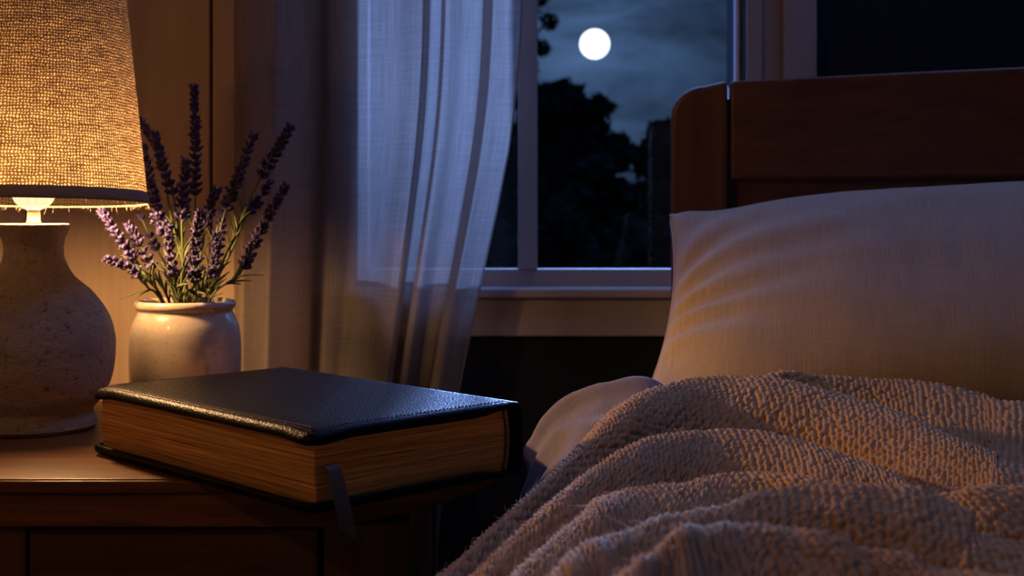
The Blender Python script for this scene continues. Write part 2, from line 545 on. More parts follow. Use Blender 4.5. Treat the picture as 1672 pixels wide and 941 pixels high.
M['tree_leaf'] = matte('night_tree_leaf', (0.0022, 0.0032, 0.0030))
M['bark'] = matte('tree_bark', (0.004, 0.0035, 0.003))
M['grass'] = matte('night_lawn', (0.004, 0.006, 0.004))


# ------------------------------------------------------------------ the room
WY = 1.65                                          # inner face of the window wall
XL, XR, YB, ZC = -0.92, 2.7, -2.3, 2.55
WX0, WX1, WZ0, WZ1 = -0.198, 0.3005, 0.690, 2.02   # window opening


def struct(name, mb, mat, **kw):
    o = mb.build(name, mat, **kw)
    o['kind'] = 'structure'
    return o


b = MB(); b.box(XL - .15, XR + .15, YB - .15, WY + .15, -0.1, 0); struct('floor', b, M['floor'])
SKX0, SKX1, SKY0, SKY1 = .30, 1.30, .72, 1.50        # unseen roof window, added above the bed for blue fill light
b = MB()
b.box(XL - .15, SKX0, YB - .15, WY + .15, ZC, ZC + .1); b.box(SKX1, XR + .15, YB - .15, WY + .15, ZC, ZC + .1)
b.box(SKX0, SKX1, YB - .15, SKY0, ZC, ZC + .1); b.box(SKX0, SKX1, SKY1, WY + .15, ZC, ZC + .1)
struct('ceiling', b, M['room_paint'])
b = MB()
for x0_, x1_, y0_, y1_ in ((SKX0, SKX0 + .03, SKY0, SKY1), (SKX1 - .03, SKX1, SKY0, SKY1), (SKX0, SKX1, SKY0, SKY0 + .03), (SKX0, SKX1, SKY1 - .03, SKY1)):
    b.box(x0_, x1_, y0_, y1_, ZC + .03, ZC + .07)
added_roofw = struct('added_skylight', b, M['white_wood'])
b = MB(); b.box(SKX0 + .028, SKX1 - .028, SKY0 + .028, SKY1 - .028, ZC + .048, ZC + .052); b.build('pane', M['glass'], added_roofw)
b = MB(); b.box(XL - .15, XL, YB - .15, WY + .15, 0, ZC)
for k in range(19):
    b.box(XL - .002, XL + .010, YB + .205 * k + .002, min(WY - .014, YB + .205 * (k + 1) - .002), .002, ZC - .002)
struct('wall_left', b, M['plank'])
b = MB(); b.box(XR, XR + .15, YB - .15, WY + .15, 0, ZC); struct('wall_right', b, M['room_paint'])
b = MB(); b.box(XL, XR, YB - .15, YB, 0, ZC); struct('wall_front', b, M['room_paint'])
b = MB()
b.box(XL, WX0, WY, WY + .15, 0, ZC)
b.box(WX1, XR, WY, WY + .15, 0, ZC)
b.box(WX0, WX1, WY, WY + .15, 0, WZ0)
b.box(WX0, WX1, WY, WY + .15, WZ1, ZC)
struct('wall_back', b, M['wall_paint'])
# pale boards on the wall behind the lamp, with a groove between boards
gx = (348 - CX) * WY / F
xs = [gx - 0.235 * k for k in range(0, 9)][::-1]
b = MB()
edges = [max(XL, e) for e in xs] + [gx + 0.13]
for a_, c_ in zip(edges[:-1], edges[1:]):
    if c_ - a_ > 0.02:
        b.box(a_ + 0.0018, c_ - 0.0018, WY - 0.012, WY - 0.0004, 0.0, ZC - 0.002)
struct('trim_1', b, M['plank'], bevel=0.002)

# window_1: frame, sill, apron, casing, panes
win = bpy.data.objects.new('window_1', None)
COL.objects.link(win); win.location = (0.05, WY, 0.69); win['kind'] = 'structure'
PYD = WY + 0.055                                    # plane of the sashes


def wx(px, d=PYD):
    return (px - CX) * d / F


def wz(py, d=PYD):
    return HC - (py - HY) * d / F


b = MB()
zb0, zb1 = wz(470), wz(439)
b.box(WX0, WX1, PYD - .018, PYD + .018, zb0 - 0.03, zb1)            # bottom rail
b.box(WX0, WX1, PYD - .018, PYD + .018, WZ1 - .035, WZ1)
b.box(wx(846), wx(877), PYD - .020, PYD + .018, zb1 - .001, WZ1)    # mullion
b.box(WX0, WX0 + .008, PYD - .018, PYD + .018, zb1 - .001, WZ1)
b.box(WX1 - .004, WX1 + .0, PYD - .018, PYD + .018, zb1 - .001, WZ1)
b.box(WX0, WX1, PYD - .012, PYD + .012, wz(439) + 0.62, wz(439) + 0.65)
b.build('window_frame', M['white_wood'], win, bevel=0.003)
b = MB()
b.box(WX0 + .006, wx(846) + .002, PYD - .002, PYD + .002, zb1 - .002, WZ1 - .03)
b.box(wx(877) - .002, WX1 - .003, PYD - .002, PYD + .002, zb1 - .002, WZ1 - .03)
b.build('pane', M['glass'], win)
b = MB()
sd = WY - 0.024
b.box(WX0 - .004, WX1 + .05, sd, PYD + .02, wz(488, sd), wz(488, sd) + 0.0125)
b.build('window_sill', M['white_wood'], win, bevel=0.003)
b = MB()
ad = WY - 0.012
b.box(WX0 - .004, WX1 + .03, ad, WY - .0003, wz(550, ad), wz(488, sd) - .0003)
b.build('apron', M['white_wood'], win, bevel=0.002)
b = MB()
b.box(WX1 - .0005, (1243 - CX) * WY / F, WY - .010, WY - .0003, WZ0, WZ1 + .06)        # inner casing strip
b.box((1275 - CX) * WY / F, (1327 - CX) * WY / F, WY - .024, WY - .0003, WZ0 - .1, WZ1 + .06)
b.box((1243 - CX) * WY / F, (1275 - CX) * WY / F, WY - .004, WY - .0003, WZ0 - .1, WZ1 + .06)
b.box(WX0 - .07, WX0 + .0005, WY - .010, WY - .0003, WZ0, WZ1 + .06)
b.box(WX0 - .07, (1327 - CX) * WY / F, WY - .02, WY - .0003, WZ1 - .0005, WZ1 + .06)
b.build('casing', M['white_wood'], win, bevel=0.002)
b = MB()
b.box(WX1 + .0001, WX1 + .003, WY, WY + .149, WZ0, WZ1)
b.box(WX0 - .003, WX0 - .0001, WY, WY + .149, WZ0, WZ1)
b.build('jamb', M['white_wood'], win)

# ------------------------------------------------------------------ outdoors
b = MB(); b.box(-40, 45, WY + .2, 130, -0.5, -0.35); struct('ground', b, M['grass'])


def tree(name, label, px, py_top, d, spread_px, clumps, leaf, seed, base_z=-0.35, cat='tree', trunk=True, core=True, per=90):
    """clumps: list of (px, py, radius px) seen from the room, each a ball of leaves carried by a bough"""
    r = np.random.default_rng(seed)
    x0 = (px - CX) * d / F
    root = empty(name, (x0, d, base_z), label, cat)
    tb = MB()
    topz = HC - (py_top - HY) * d / F
    cs = []
    for (cx_, cy_, rr) in clumps:
        dd = d + r.uniform(-.4, .4) * rr * d / F * 2
        cs.append((Vector(P3(cx_, cy_, dd)), rr * dd / F))
    if trunk:
        tb.tube([(x0, d, base_z - .1), (x0 + .05, d, base_z + .5 * (topz - base_z)), (x0, d, topz - .2)], [.16, .11, .03], 8)
    for c_, rr in cs:
        st = Vector((x0, d, base_z + (c_.z - base_z) * .55)) if trunk else Vector((x0, d, base_z + .05))
        tb.tube([st, st.lerp(c_, .5) + Vector((0, 0, .1)), c_], [.045, .03, .008], 5)
    tb.build('trunk', M['bark'], root, smooth=True)
    lv = MB()
    for c_, rr in cs:
        if core:
            bm = bmesh.new()
            bmesh.ops.create_icosphere(bm, subdivisions=2, radius=1)
            vs = []
            for v in bm.verts:
                k = rr * (.72 + .25 * noise.noise(v.co * 2.2 + c_))
                vs.append(c_ + v.co * k)
            fs = [[v.index for v in f.verts] for f in bm.faces]
            lv.add(vs, fs)
            bm.free()
        for k in range(per):
            v = Vector(r.normal(0, 1, 3)).normalized()
            p = c_ + v * rr * (r.uniform(.55, 1.12))
            a_ = Vector(r.normal(0, 1, 3)).normalized()
            b_ = a_.cross(Vector(r.normal(0, 1, 3))).normalized()
            n_ = a_.cross(b_) * leaf * .12
            L = leaf * r.uniform(.7, 1.3)
            lv.add([p - a_ * L, p - b_ * L * .42 + n_, p + a_ * L, p + b_ * L * .42 + n_], [(0, 1, 2), (0, 2, 3)])
    lv.build('foliage', M['tree_leaf'], root)
    return root


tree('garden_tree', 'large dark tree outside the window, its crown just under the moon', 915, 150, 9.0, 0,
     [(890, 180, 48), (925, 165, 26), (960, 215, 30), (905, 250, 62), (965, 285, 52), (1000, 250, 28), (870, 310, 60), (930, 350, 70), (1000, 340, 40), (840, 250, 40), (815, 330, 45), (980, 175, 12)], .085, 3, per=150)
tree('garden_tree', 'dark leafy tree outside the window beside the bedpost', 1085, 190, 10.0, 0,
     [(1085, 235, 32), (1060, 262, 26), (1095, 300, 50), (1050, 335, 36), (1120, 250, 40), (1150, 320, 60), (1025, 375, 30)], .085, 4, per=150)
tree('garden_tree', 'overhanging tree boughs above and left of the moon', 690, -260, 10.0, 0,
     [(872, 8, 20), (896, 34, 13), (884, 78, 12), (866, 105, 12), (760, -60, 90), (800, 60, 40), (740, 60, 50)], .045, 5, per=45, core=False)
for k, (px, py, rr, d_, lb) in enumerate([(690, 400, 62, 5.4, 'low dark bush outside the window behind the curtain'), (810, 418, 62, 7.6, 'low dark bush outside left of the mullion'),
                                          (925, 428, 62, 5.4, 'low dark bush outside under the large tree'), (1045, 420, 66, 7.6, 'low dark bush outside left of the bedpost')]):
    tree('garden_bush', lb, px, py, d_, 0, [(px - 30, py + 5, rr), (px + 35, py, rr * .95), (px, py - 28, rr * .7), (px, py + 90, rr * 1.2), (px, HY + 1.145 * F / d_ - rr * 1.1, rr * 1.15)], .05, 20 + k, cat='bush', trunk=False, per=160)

md = 80.0
bm = bmesh.new()
bmesh.ops.create_uvsphere(bm, u_segments=48, v_segments=24, radius=23.5 * md / F)
me = bpy.data.meshes.new('moon'); bm.to_mesh(me); bm.free()
me.materials.append(M['moon'])
mo = bpy.data.objects.new('moon', me); COL.objects.link(mo)
mo.location = P3(971, 72, md)
tag(mo, 'full white moon glowing in the night sky outside the window', 'moon')

# ------------------------------------------------------------------ curtain
cz0, cz1 = 0.06, 2.12
NU, NV = 420, 120
CD = 1.592
# plan of the cloth: (column in px at the window's top, depth offset in m); columns that step back are pleats lying over each other
plan = [(378, .020), (390, .030), (408, .000), (430, -.045), (452, -.085), (468, -.100), (482, -.055), (494, .010), (510, .050), (528, .054), (546, .040), (564, .044), (584, .052),
        (606, .040), (632, .024), (655, .006), (678, -.022), (696, -.030), (704, -.012), (694, .006), (706, .020), (724, .008), (730, -.012), (722, -.020), (736, -.026),
        (758, -.004), (782, .004), (796, .014), (808, -.004), (798, -.022), (790, -.032), (806, -.040), (828, -.030), (845, -.022), (853, -.018)]
pl = catmull(np.array(plan, float), NU)
pl[:, 1] *= .66
ur = (pl[:, 0] - 378) / (853 - 378)
zz = np.linspace(cz1, cz0, NV)
pyz = HY - (zz - HC) * F / CD
edge_y = np.array([-2500, -400, 0, 80, 150, 220, 300, 370, 440, 540, 630, 760, 1100, 1900], float)
edge_x = np.array([868, 860, 853, 850, 845, 836, 821, 806, 790, 769, 750, 728, 690, 660], float)
xr = np.interp(pyz, edge_y, edge_x)
xr = np.convolve(np.pad(xr, 4, 'edge'), np.ones(9) / 9, 'valid')
left = 378 + 0 * zz
ease = ur ** 1.25
PX = left[:, None] + ur[None] * 475 + ease[None] * (xr - 853)[:, None]
Vc = np.zeros((NV, NU, 3))
wob = vnoise((NV, NU), (5, 9), 5) * .006
Vc[:, :, 0] = (PX - CX) * CD / F
Vc[:, :, 1] = CD + pl[None, :, 1] * (1.0 + .10 * np.sin(zz * 3)[:, None]) + wob
Vc[:, :, 2] = zz[:, None]
seg = np.concatenate([[0], np.cumsum(np.hypot(np.diff(pl[:, 0]) * CD / F, np.diff(pl[:, 1])))])
uvc = np.zeros((NV, NU, 2)); uvc[:, :, 0] = seg[None]; uvc[:, :, 1] = zz[:, None]
cur = empty('sheer_curtain', (-.16, CD, 0.0), 'pale sheer curtain hanging in soft folds over the left side of the window', 'curtain')
cl_ = mesh('cloth', Vc.reshape(-1, 3), grid_faces(NV, NU), M['sheer'], cur, True, uvc.reshape(-1, 2))
hm = MB()
hm.tube([tuple(p) for p in Vc[:, -1][::4]], .0011, 5)
hm.build('side_hem', M['sheer'], cl_, smooth=True)
rd = MB(); rd.tube([(-.62, CD, cz1), (.62, CD, cz1)], .012, 12); rd.build('rod', M['bed_wood_x'], cur, smooth=True)

# ------------------------------------------------------------------ nightstand
TZ = 0.6
D0 = 0.941
TB = 1.335


def tx(px, d=D0):
    return (px - CX) * d / F


def tz(py, d=D0):
    return HC - (py - HY) * d / F


ns = empty('nightstand', (-.28, 1.2, 0), 'dark wooden nightstand with a drawer, under the lamp and the black book', 'nightstand')
NXL = -.62
b = MB()
b.prism([(NXL, TZ), (NXL, TZ - .006), (NXL + .05, tz(835)), (NXL + .07, tz(862)), (tx(520), tz(862)), (tx(600), tz(852)), (tx(690), tz(834)), (tx(752), tz(812)), (tx(793), tz(796)),
         (tx(805), tz(790)), (tx(806), TZ)], D0, TB)
top = b.build('tabletop', M['table_wood'], ns, bevel=0.0016, segs=3)
b = MB()
b.box(NXL + .004, tx(640), D0 - .0022, D0 + .003, tz(806), TZ - .0012)
b.build('edge_moulding', M['table_wood'], top, bevel=0.0012)
FR = D0 + .006
b = MB(); b.box(tx(527), tx(668), FR, FR + .05, 0, tz(862) + .002); b.build('post', M['table_post'], ns, bevel=0.002)
b = MB(); b.box(NXL + .09, tx(37), FR, FR + .05, 0, tz(862) - .0005); b.build('post', M['table_post'], ns, bevel=0.002)
b = MB(); b.box(tx(617), tx(668), TB - .06, TB - .02, 0, tz(862) - .0005); b.build('post', M['table_post'], ns, bevel=0.002)
b = MB(); b.box(NXL + .09, NXL + .13, TB - .06, TB - .02, 0, tz(862) - .0005); b.build('post', M['table_post'], ns, bevel=0.002)
b = MB(); b.box(tx(640), tx(660), FR + .05, TB - .06, .16, tz(862) - .0005); b.build('side_panel', M['table_post'], ns)
b = MB(); b.box(NXL + .1, NXL + .115, FR + .05, TB - .06, .16, tz(862) - .0005); b.build('side_panel', M['table_post'], ns)
b = MB(); b.box(NXL + .13, tx(617), TB - .05, TB - .03, .16, tz(862) - .0005); b.build('back_panel', M['table_post'], ns)
for (za, zb_) in ((tz(868) - .165, tz(868)), (tz(868) - .345, tz(868) - .171)):
    b = MB(); b.box(tx(41), tx(516), FR + .002, FR + .022, za, zb_)
    dr = b.build('drawer', M['drawer_wood'], ns, bevel=0.0015)
    b = MB(); kx, kz = tx(278), za + .07
    b.tube([(kx, FR + .003, kz), (kx, FR - .008, kz), (kx, FR - .012, kz), (kx, FR - .022, kz), (kx, FR - .025, kz)], [.006, .006, .013, .014, .008], 16)
    b.build('knob', M['brass'], dr, smooth=True)
b = MB(); b.box(tx(37), tx(527), FR + .03, FR + .045, .16, tz(862) - .0005); b.build('drawer_frame', M['table_post'], ns)

# ------------------------------------------------------------------ lamp
LD = 1.16
LX = (55 - CX) * LD / F
s = LD / F
lamp = empty('table_lamp', (LX, LD, TZ), 'table lamp with a rough stoneware base and glowing burlap shade on the nightstand', 'lamp')


def lz(py):
    return HC - (py - HY) * s


prof = [(0, TZ + .0003), (90, TZ + .0003), (97, TZ + .001), (99, TZ + .004)]
prof = [(r * s if r > 1 else r, z) for r, z in prof]
body = [(694, 99.5), (684, 98), (676, 94), (667, 94.5), (656, 104), (643, 113), (622, 121.5), (596, 127), (571, 128.7), (550, 127.8), (524, 121.4), (499, 108.7), (477, 91.7),
        (464, 77.5), (461, 74), (452, 64), (435, 53.4), (418, 47.3), (401, 47), (388, 50), (379, 53.4), (373, 56), (369.5, 56.8), (366.5, 55.5), (365.5, 52.5), (366, 40), (369, 20), (370, 0.1)]
bb = catmull(np.array(body, float), 150)
prof += [(max(r, .05) * s, lz(y)) for y, r in bb]
lathe('lamp_base', prof, M['lamp_clay'], lamp, (LX, LD))
stem_prof = [(0.05, 371), (11.5, 371), (11.5, 362), (10.5, 360), (10.2, 345), (11, 343.5), (11, 341), (.05, 340)]
lathe('lamp_stem', [(r * s, lz(y)) for y, r in [(y, r) for r, y in stem_prof]], M['lamp_neck'], lamp, (LX, LD), n=32)
bulb_prof = [(343, 10), (341.5, 15), (339, 20), (335, 25), (329, 30), (319, 34), (307, 35), (295, 33), (284, 26), (277, 15), (275, .05)]
bp = catmull(np.array(bulb_prof, float), 40)
lathe('bulb', [(max(r, .05) * s, lz(y)) for y, r in bp], M['bulb'], lamp, (LX, LD), n=32)
pt_d = bpy.data.lights.new('bulb_light', 'POINT')
pt_d.energy = BULB_W * 2
pt_d.color = (1.0, 0.535, 0.215)
pt_d.shadow_soft_size = 0.0165
pt = bpy.data.objects.new('bulb_light', pt_d)
COL.objects.link(pt)
pt.location = (LX, LD, lz(309))
TILT = ((LX, LD, lz(331)), -math.radians(2.3))
SH0, SH1 = 331, -150


def shr(y):
    return 180 - (331 - y) * (37 / 331)


ys = np.linspace(SH0 - .5, SH1, 60)
shp = [(shr(y) * s, lz(y)) for y in ys]
shade = lathe('lamp_shade', shp, M['shade'], lamp, (LX, LD), n=180, tilt=TILT)
# folded hem at the bottom and the top
hp = [(shr(315) * s + .0002, lz(312)), (shr(318) * s + .0011, lz(317)), (shr(326) * s + .0014, lz(326)), (shr(331) * s + .0012, lz(330.2)), (shr(331) * s + .0004, lz(331.6)),
      (shr(331) * s - .0004, lz(331.4)), (shr(329) * s - .0006, lz(329))]
lathe('hem', hp, M['hem'], shade, (LX, LD), n=180, tilt=TILT)
hp = [(shr(-150) * s + .001, lz(-138)), (shr(-150) * s + .0014, lz(-148)), (shr(-150) * s, lz(-151)), (shr(-150) * s - .0014, lz(-148))]
lathe('hem', hp, M['hem'], shade, (LX, LD), n=180, tilt=TILT)
# spider that carries the shade
b = MB()
zt = lz(200)
for k in range(3):
    a_ = k * 2 * PI / 3 + .3
    b.tube([(LX, LD, lz(190)), (LX + math.cos(a_) * shr(190) * s * .97, LD + math.sin(a_) * shr(190) * s * .97, lz(185))], .0009, 5)
b.build('shade_spider', M['brass'], shade, smooth=True)
# loose burlap fibres round the rim and up the side
fz = MB()
ca, sa = math.cos(TILT[1]), math.sin(TILT[1])


def tilt_pt(p):
    y, z = p[1] - TILT[0][1], p[2] - TILT[0][2]
    return (p[0], TILT[0][1] + y * ca - z * sa, TILT[0][2] + y * sa + z * ca)


for k in range(460):
    a_ = RNG.uniform(0, 2 * PI)
    rim = k < 100
    y_ = 331 if rim else RNG.uniform(-60, 330)
    r_ = shr(y_) * s
    p = Vector((LX + math.cos(a_) * r_, LD + math.sin(a_) * r_, lz(y_)))
    out = Vector((math.cos(a_), math.sin(a_), 0))
    d_ = (out * RNG.uniform(-.4, .5) + Vector((0, 0, -1)) * RNG.uniform(.2, 1)) if rim else (out * RNG.uniform(.5, 1) + Vector(RNG.normal(0, .6, 3)))
    d_ = d_.normalized()
    L = RNG.uniform(.0015, .0055) if rim else RNG.uniform(.001, .0032)
    bend = Vector(RNG.normal(0, .6, 3)) * L
    fz.tube([tilt_pt(p), tilt_pt(p + d_ * L * .5 + bend * .2), tilt_pt(p + d_ * L + bend * .6)], [.00010, .00009, .00004], 3, cap=False)
tag(fz.build('loose_fibres', M['fuzz'], shade, smooth=True), kind='stuff')

# ------------------------------------------------------------------ unseen lamp added left of the view as warm fill
SX, SY, SZ = XL + .012, 0.16, 1.34
sc_ = empty('added_fill_lamp', (SX, SY, SZ), 'unseen added fill lamp, shaped as a small sconce on the boarded left wall', 'lamp')
b = MB(); b.tube([(SX - .001, SY, SZ - .06), (SX + .012, SY, SZ - .06)], .045, 24); b.build('backplate', M['brass'], sc_, smooth=False, bevel=.003)
b = MB(); b.tube([(SX + .01, SY, SZ - .06), (SX + .06, SY, SZ - .075), (SX + .095, SY, SZ - .06), (SX + .10, SY, SZ - .028)], .006, 10); b.build('arm', M['brass'], sc_, smooth=True)
lathe('bulb', [(.05 * s, SZ - .03), (.012, SZ - .03), (.014, SZ - .02), (.026, SZ - .004), (.028, SZ + .012), (.02, SZ + .028), (.05 * s, SZ + .034)], M['bulb'], sc_, (SX + .10, SY), n=24)
sl_d = bpy.data.lights.new('fill_light', 'POINT')
sl_d.energy = FILL_W * 2
sl_d.color = (1.0, 0.50, 0.19)
sl_d.shadow_soft_size = 0.024
sl_o = bpy.data.objects.new('fill_light', sl_d)
COL.objects.link(sl_o)
sl_o.location = (SX + .10, SY, SZ + .008)

# ------------------------------------------------------------------ jar and lavender
JD = 1.265
JX = (302.7 - CX) * JD / F
sj = JD / F


def jz(py):
    return HC - (py - HY) * sj


jp = [(.05, 671), (70, 671), (78, 668), (82, 660), (86, 645), (89, 620), (89.8, 590), (89.5, 560), (88.3, 545), (85.5, 530), (80, 517), (76.5, 511), (75.5, 507.5), (77.5, 504.5), (80.5, 501),
      (81.2, 496), (79.5, 491.5), (75, 489.5), (71, 491), (69.5, 496), (69, 505), (72, 520), (80, 545), (81, 600), (76, 655), (.05, 658)]
jar = lathe('stoneware_jar', [(r * sj, max(jz(y), TZ + .0003)) for r, y in [(r, y) for r, y in jp]], M['jar_glaze'], None, (JX, JD))
mod = jar.modifiers.new('smooth', 'SUBSURF'); mod.levels = 1; mod.render_levels = 2
tag(jar, 'speckled cream glazed stoneware jar holding lavender beside the lamp', 'jar')


def bud(mb, p, d, L, r, petal):
    d = d.normalized()
    a = d.orthogonal().normalized()
    b_ = d.cross(a)
    V, Fc = [], []
    for (t_, k) in ((0, .35), (.3, .95), (.65, 1.0), (.9, .75)):
        for i in range(6):
            q = 2 * PI * i / 6
            V.append(p + d * L * t_ + (a * math.cos(q) + b_ * math.sin(q)) * r * k)
    for j in range(3):
        for i in range(6):
            Fc.append((j * 6 + i, j * 6 + (i + 1) % 6, j * 6 + 6 + (i + 1) % 6, j * 6 + 6 + i))
    V.append(p + d * L * 1.05)
    Fc += [(18 + i, 18 + (i + 1) % 6, 24) for i in range(6)]
    mb.add(V, Fc, 0)
    if petal:
        for i in range(4):
            q = 2 * PI * i / 4 + .4
            o_ = a * math.cos(q) + b_ * math.sin(q)
            s_ = d.cross(o_)
            e = p + d * L * .92
            mb.add([e + s_ * r * .5, e - s_ * r * .5, e + o_ * r * 1.3 + d * L * .22 - s_ * r * .5, e + o_ * r * 1.3 + d * L * .22 + s_ * r * .5], [(0, 1, 2, 3)], 1)


def sprig(label, tip, spike_end, base_px, dtip, gap=None, size=1.0, seed=0, mid=None):
    """tip, spike_end: photo pixels; base_px: column where the stem enters the jar mouth"""
    r = np.random.default_rng(seed)
    bx = JX + (base_px - 302.7) * sj * .82
    by = JD + (dtip - JD) * .35
    tp = Vector(P3(*tip, dtip))
    se = Vector(P3(*spike_end, JD + (dtip - JD) * .75))
    ri = Vector((bx, by, jz(489)))
    ang = ri - Vector((JX, JD, 0)); ang.z = 0
    bot = Vector((JX - ang.x * .5, JD - ang.y * .5, TZ + .035))
    path = catmull(np.array([bot, ri, ri.lerp(se, .55) + Vector(r.normal(0, .0015, 3)), se, se.lerp(tp, .55) + Vector(r.normal(0, .0012, 3)), tp]), 60)
    root = empty('lavender_sprig', tuple(bot), label, 'lavender', 'lavender sprigs in the jar')
    b = MB(); b.tube([tuple(p) for p in path[::2]] + [tuple(path[-1])], np.linspace(.0014, .0007, 31), 7)
    b.build('stem', M['stem'], root, smooth=True)
    # spike: whorls of buds along the path from se to tp
    pts = [Vector(p) for p in path]
    k0 = int(60 * 3 / 5)
    sl = sum((pts[i + 1] - pts[i]).length for i in range(k0 - 1, 59))
    nw = max(6, int(sl / (.0065 * size)))
    fb = MB()
    for j in range(nw + 1):
        f = j / nw
        t_ = k0 + f * (59 - k0)
        i = min(int(t_), 58)
        p = pts[i].lerp(pts[i + 1], t_ - i)
        d = (pts[min(i + 2, 59)] - pts[max(i - 1, 0)]).normalized()
        if gap and gap[0] < f < gap[1]:
            continue
        a = d.orthogonal().normalized(); b_ = d.cross(a)
        nb = 8 if f < .8 else 6
        wid = (1.0 - .45 * f) * size
        for q in range(nb):
            an = 2 * PI * q / nb + j * .7 + r.uniform(-.25, .25)
            o_ = a * math.cos(an) + b_ * math.sin(an)
            up = .85 + .6 * f + r.uniform(-.2, .25)
            dd = (o_ + d * up).normalized()
            L = r.uniform(.0068, .0092) * (1 - .25 * f) * size
            bud(fb, p + o_ * .0007 + d * r.uniform(-.0015, .0015), dd, L, .00185 * (1 - .2 * f) * size, r.uniform() < .28)
    fb.build('flower_spike', None, root, smooth=True, mats=[M['calyx'], M['petal']])
    lf = MB()
    for k in range(r.integers(7, 12)):
        i = int(r.uniform(9, 27))
        p = pts[i]
        d = (pts[i + 1] - pts[i]).normalized()
        o_ = Vector(r.normal(0, 1, 3)); o_ = (o_ - d * o_.dot(d)).normalized()
        L = r.uniform(.016, .032)
        dr = (d * 1.2 + o_ * r.uniform(.3, .8)).normalized()
        sd_ = dr.cross(o_).normalized() * .0014
        nm = o_ * .0008
        q1, q2, q3 = p + dr * L * .4, p + dr * L * .75 + o_ * .002, p + dr * L + o_ * .005
        V = [p - sd_ * .4, p + sd_ * .4, q1 - sd_, q1 + sd_, q2 - sd_ * .8, q2 + sd_ * .8, q3]
        V += [v - nm for v in V]
        lf.add(V, [(0, 1, 3, 2), (2, 3, 5, 4), (4, 5, 6), (8, 7, 9, 10), (10, 9, 11, 12), (12, 11, 13), (0, 2, 9, 7), (2, 4, 11, 9), (4, 6, 13, 11), (1, 8, 10, 3), (3, 10, 12, 5), (5, 12, 13, 6)])
    lf.build('leaves', M['leaf'], root, smooth=True)


SP = [
    ('tallest lavender sprig, rising straight up beside the wall groove', (317, 148), (319, 322), 322, 1.31, None, 1.0),
    ('lavender sprig half hidden behind the lampshade edge', (222, 190), (262, 250), 296, 1.335, None, .85),
    ('lavender sprig with a long spike just right of the shade, its tip leaning left', (252, 222), (283, 320), 298, 1.27, None, 1.05),
    ('lavender sprig with its spike against the shade edge, thick with buds', (234, 245), (268, 385), 288, 1.25, None, 1.1),
    ('upright lavender sprig in the middle of the bunch with warm-lit tip', (303, 268), (297, 362), 300, 1.235, None, 1.1),
    ('short lavender sprig behind the middle, tip beside the wall groove', (352, 315), (333, 372), 318, 1.29, None, 1.0),
    ('tall lavender sprig right of the groove, second from the right', (411, 226), (368, 345), 333, 1.25, None, 1.05),
    ('lavender sprig reaching furthest up to the right, bare stem below its spike', (470, 212), (424, 292), 347, 1.24, None, 1.05),
    ('lavender sprig leaning lowest to the right in front of the curtain', (465, 307), (396, 440), 352, 1.26, None, 1.0),
    ('short front lavender sprig with a dense spike in the middle of the bunch', (325, 354), (316, 462), 312, 1.205, None, 1.15),
    ('lavender sprig leaning far left under the lampshade rim', (167, 348), (222, 425), 262, 1.24, None, .95),
    ('small lavender sprig inside the leftmost two, upright and short', (211, 370), (250, 440), 272, 1.25, None, .95),
    ('lowest lavender sprig on the left, pointing sideways over the jar edge', (177, 423), (230, 452), 262, 1.225, None, .85),
    ('thin pale lavender sprig at the back beneath the shade edge', (232, 356), (258, 410), 284, 1.30, (.3, .8), .8),
    ('short lavender sprig with a small spike behind the right-hand stems', (362, 350), (352, 420), 328, 1.285, None, .95),
    ('lavender sprig behind the furthest right one, only its small spike in view', (437, 303), (404, 350), 342, 1.29, (.35, .6), .95),
    ('short lavender sprig low in the bunch, left of the front spike', (276, 375), (284, 452), 296, 1.22, None, .95),
    ('short lavender sprig low in the bunch, right of the front spike', (352, 388), (344, 455), 332, 1.235, None, .9),
]
for k, (lb, tip, se, bp_, dt, gap, sz) in enumerate(SP):
    sprig(lb, tip, se, bp_, dt, gap, sz, 100 + k)

# ------------------------------------------------------------------ the book
BL, BW, BH = 0.305, 0.188, 0.055
ang = 2.342
lv = Vector((math.cos(ang), math.sin(ang), 0))
wv = Vector((math.cos(ang - PI / 2), math.sin(ang - PI / 2), 0))
BX = Matrix(((wv.x, lv.x, 0, -.1285), (wv.y, lv.y, 0, .819), (0, 0, 1, TZ + .0004), (0, 0, 0, 1)))   # local x: fore-edge -> spine, y: along the spine, z up
book = empty('book', tuple(BX @ Vector((BW / 2, BL / 2, 0))), 'thick black leather-bound book with gilt page edges lying on the nightstand corner', 'book')


def contour(inset, r=.011, n=7, xmax=BW - .0075):
    r = max(r - inset, .0015)
    x0, y0, y1 = inset, inset, BL - inset
    P = [(xmax, y0)]
    P += [(xmax + (x0 + r - xmax) * k / 14, y0) for k in range(1, 14)]
    P += [(x0 + r - r * math.sin(q), y0 + r - r * math.cos(q)) for q in np.linspace(0, PI / 2, n)]
    P += [(x0, y0 + r + (y1 - y0 - 2 * r) * k / 24) for k in range(1, 24)]
    P += [(x0 + r - r * math.cos(q), y1 - r + r * math.sin(q)) for q in np.linspace(0, PI / 2, n)]
    P += [(x0 + r + (xmax - x0 - r) * k / 14, y1) for k in range(1, 14)] + [(xmax, y1)]
    return P


